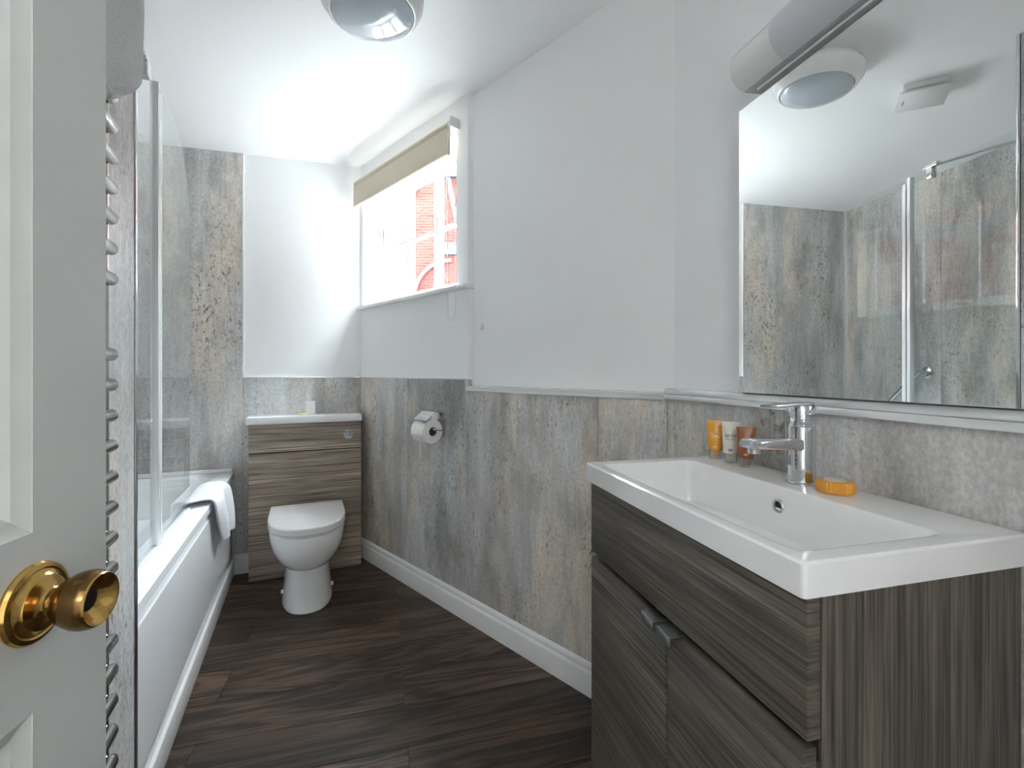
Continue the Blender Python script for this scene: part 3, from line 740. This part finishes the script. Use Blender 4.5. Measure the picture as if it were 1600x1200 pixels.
lathe('sticker', CREAMT, sp_, [(.0165, .0209), (.0165, .0216), (.002, .0217)], 32)

# ------------------------------------------------------------------ mirror and the light over it
TM = radians(13.4); MX = Vector((sin(TM), -cos(TM), 0)); MN = Vector((cos(TM), sin(TM), 0))
mo = Bc + .322*VW - .020*Vector((cos(TH), sin(TH), 0))
mr_ = empty('wall_mirror', mo + Vector((0, 0, 1.0535)), MX); tag(mr_, 'large frameless wall mirror above the basin', 'mirror')
MW, MH = .74, .648
box('backing', prin('mirror_edge', (.20, .21, .21), .4), mr_, (0, .004, 0), (MW, .034, MH))
box('glass', MIRROR, mr_, (.0005, .0, .0005), (MW - .0005, .0038, MH - .0005), .0008, 1)
ml = empty('mirror_light', Bc + .345*VW + Vector((0, 0, 1.728)), VW); tag(ml, 'long white strip light with a rounded diffuser over the mirror', 'lamp')
def lp(x, ex):
    out = [(x, .0295, .004 - ex), (x, -.030 - ex*.5, .0 - ex)]
    for k in range(9):
        a = radians(-60 + 150*k/8); out.append((x, -.022 - (.044 + ex)*cos(a), .048 + (.046 + ex)*sin(a)))
    out.append((x, .0295, .094 + ex)); return out
loft('end_housing', LAMPBODY, ml, [lp(0, -.003), lp(.003, 0), lp(.115, 0)], smooth=30)
loft('diffuser', LENS2, ml, [lp(.1155, .001), lp(.117, .003), lp(.62, .003)], smooth=30)
loft('end_housing', LAMPBODY, ml, [lp(.6205, 0), lp(.732, 0), lp(.735, -.003)], smooth=30)
box('lower_rail', LAMPBODY, ml, (.03, -.018, -.0105), (.72, .0295, -.0035), .002)

# ------------------------------------------------------------------ ceiling light and extractor fan
lx, ly = -.437, 1.440
cl = empty('ceiling_light', (lx, ly, zc(lx, ly))); tag(cl, 'round white flush ceiling light with a frosted lens', 'lamp')
slope = Vector((-RN.x*-.07, -RN.y*-.07, 0))
nrm = Vector((-.07*RN.x*1, -.07*RN.y*1, 1)).normalized()
cl.rotation_euler = nrm.to_track_quat('Z', 'Y').to_euler()
lathe('base', LAMPBODY, cl, [(.118, -.0005), (.122, -.004), (.150, -.018), (.158, -.034), (.155, -.052), (.140, -.078), (.130, -.088), (.126, -.088), (.125, -.084)], 64)
lathe('lens', LENS, cl, [(.1248, -.0835), (.122, -.090), (.105, -.0995), (.075, -.1075), (.04, -.112), (.002, -.1135)], 64)
fx, fy = -.905, 1.29
ef = empty('extractor_fan', (fx, fy, zc(fx, fy))); tag(ef, 'square white extractor fan on the ceiling above the bath', 'fan')
ef.rotation_euler = (nrm.to_track_quat('Z', 'Y').to_matrix() @ Matrix.Rotation(radians(16), 3, 'Z')).to_euler()
box('housing', PLAST, ef, (-.070, -.070, -.022), (.070, .070, -.0005), .004)
box('cover', LAMPBODY, ef, (-.080, -.080, -.046), (.080, .080, -.036), .003)
box('neck', prin('aged_plastic', (.52, .50, .42), .5), ef, (-.060, -.060, -.036), (.060, .060, -.022))
boxes('label', BLUEINK, ef, [((-.02 + .013*k, .058, -.0464), (-.011 + .013*k, .064, -.0459)) for k in range(3)])

# ------------------------------------------------------------------ fill lamp added on the unseen landing to brighten the room
hp = Vector((.10, -1.10, 0)); hz = zc(hp.x, hp.y)
hl = empty('fill_lamp', (hp.x, hp.y, hz)); tag(hl, 'added fill light in the form of a globe pendant on the unseen landing', 'lamp')
lathe('ceiling_rose', LAMPBODY, hl, [(.045, -.0005), (.048, -.01), (.03, -.025), (.006, -.03)], 32)
tube('cord', LAMPBODY, hl, [(0, 0, -.028), (0, 0, -.40)], .004, 8)
lathe('shade', prin('fill_glow', (.9, .88, .82), .4, emis=(1, .975, .94, 5.0)), hl, [(.02, -.395)] + [(.15*sin(pi*k/16), -.54 + .15*cos(pi*k/16)) for k in range(1, 16)] + [(.004, -.69)], 40)
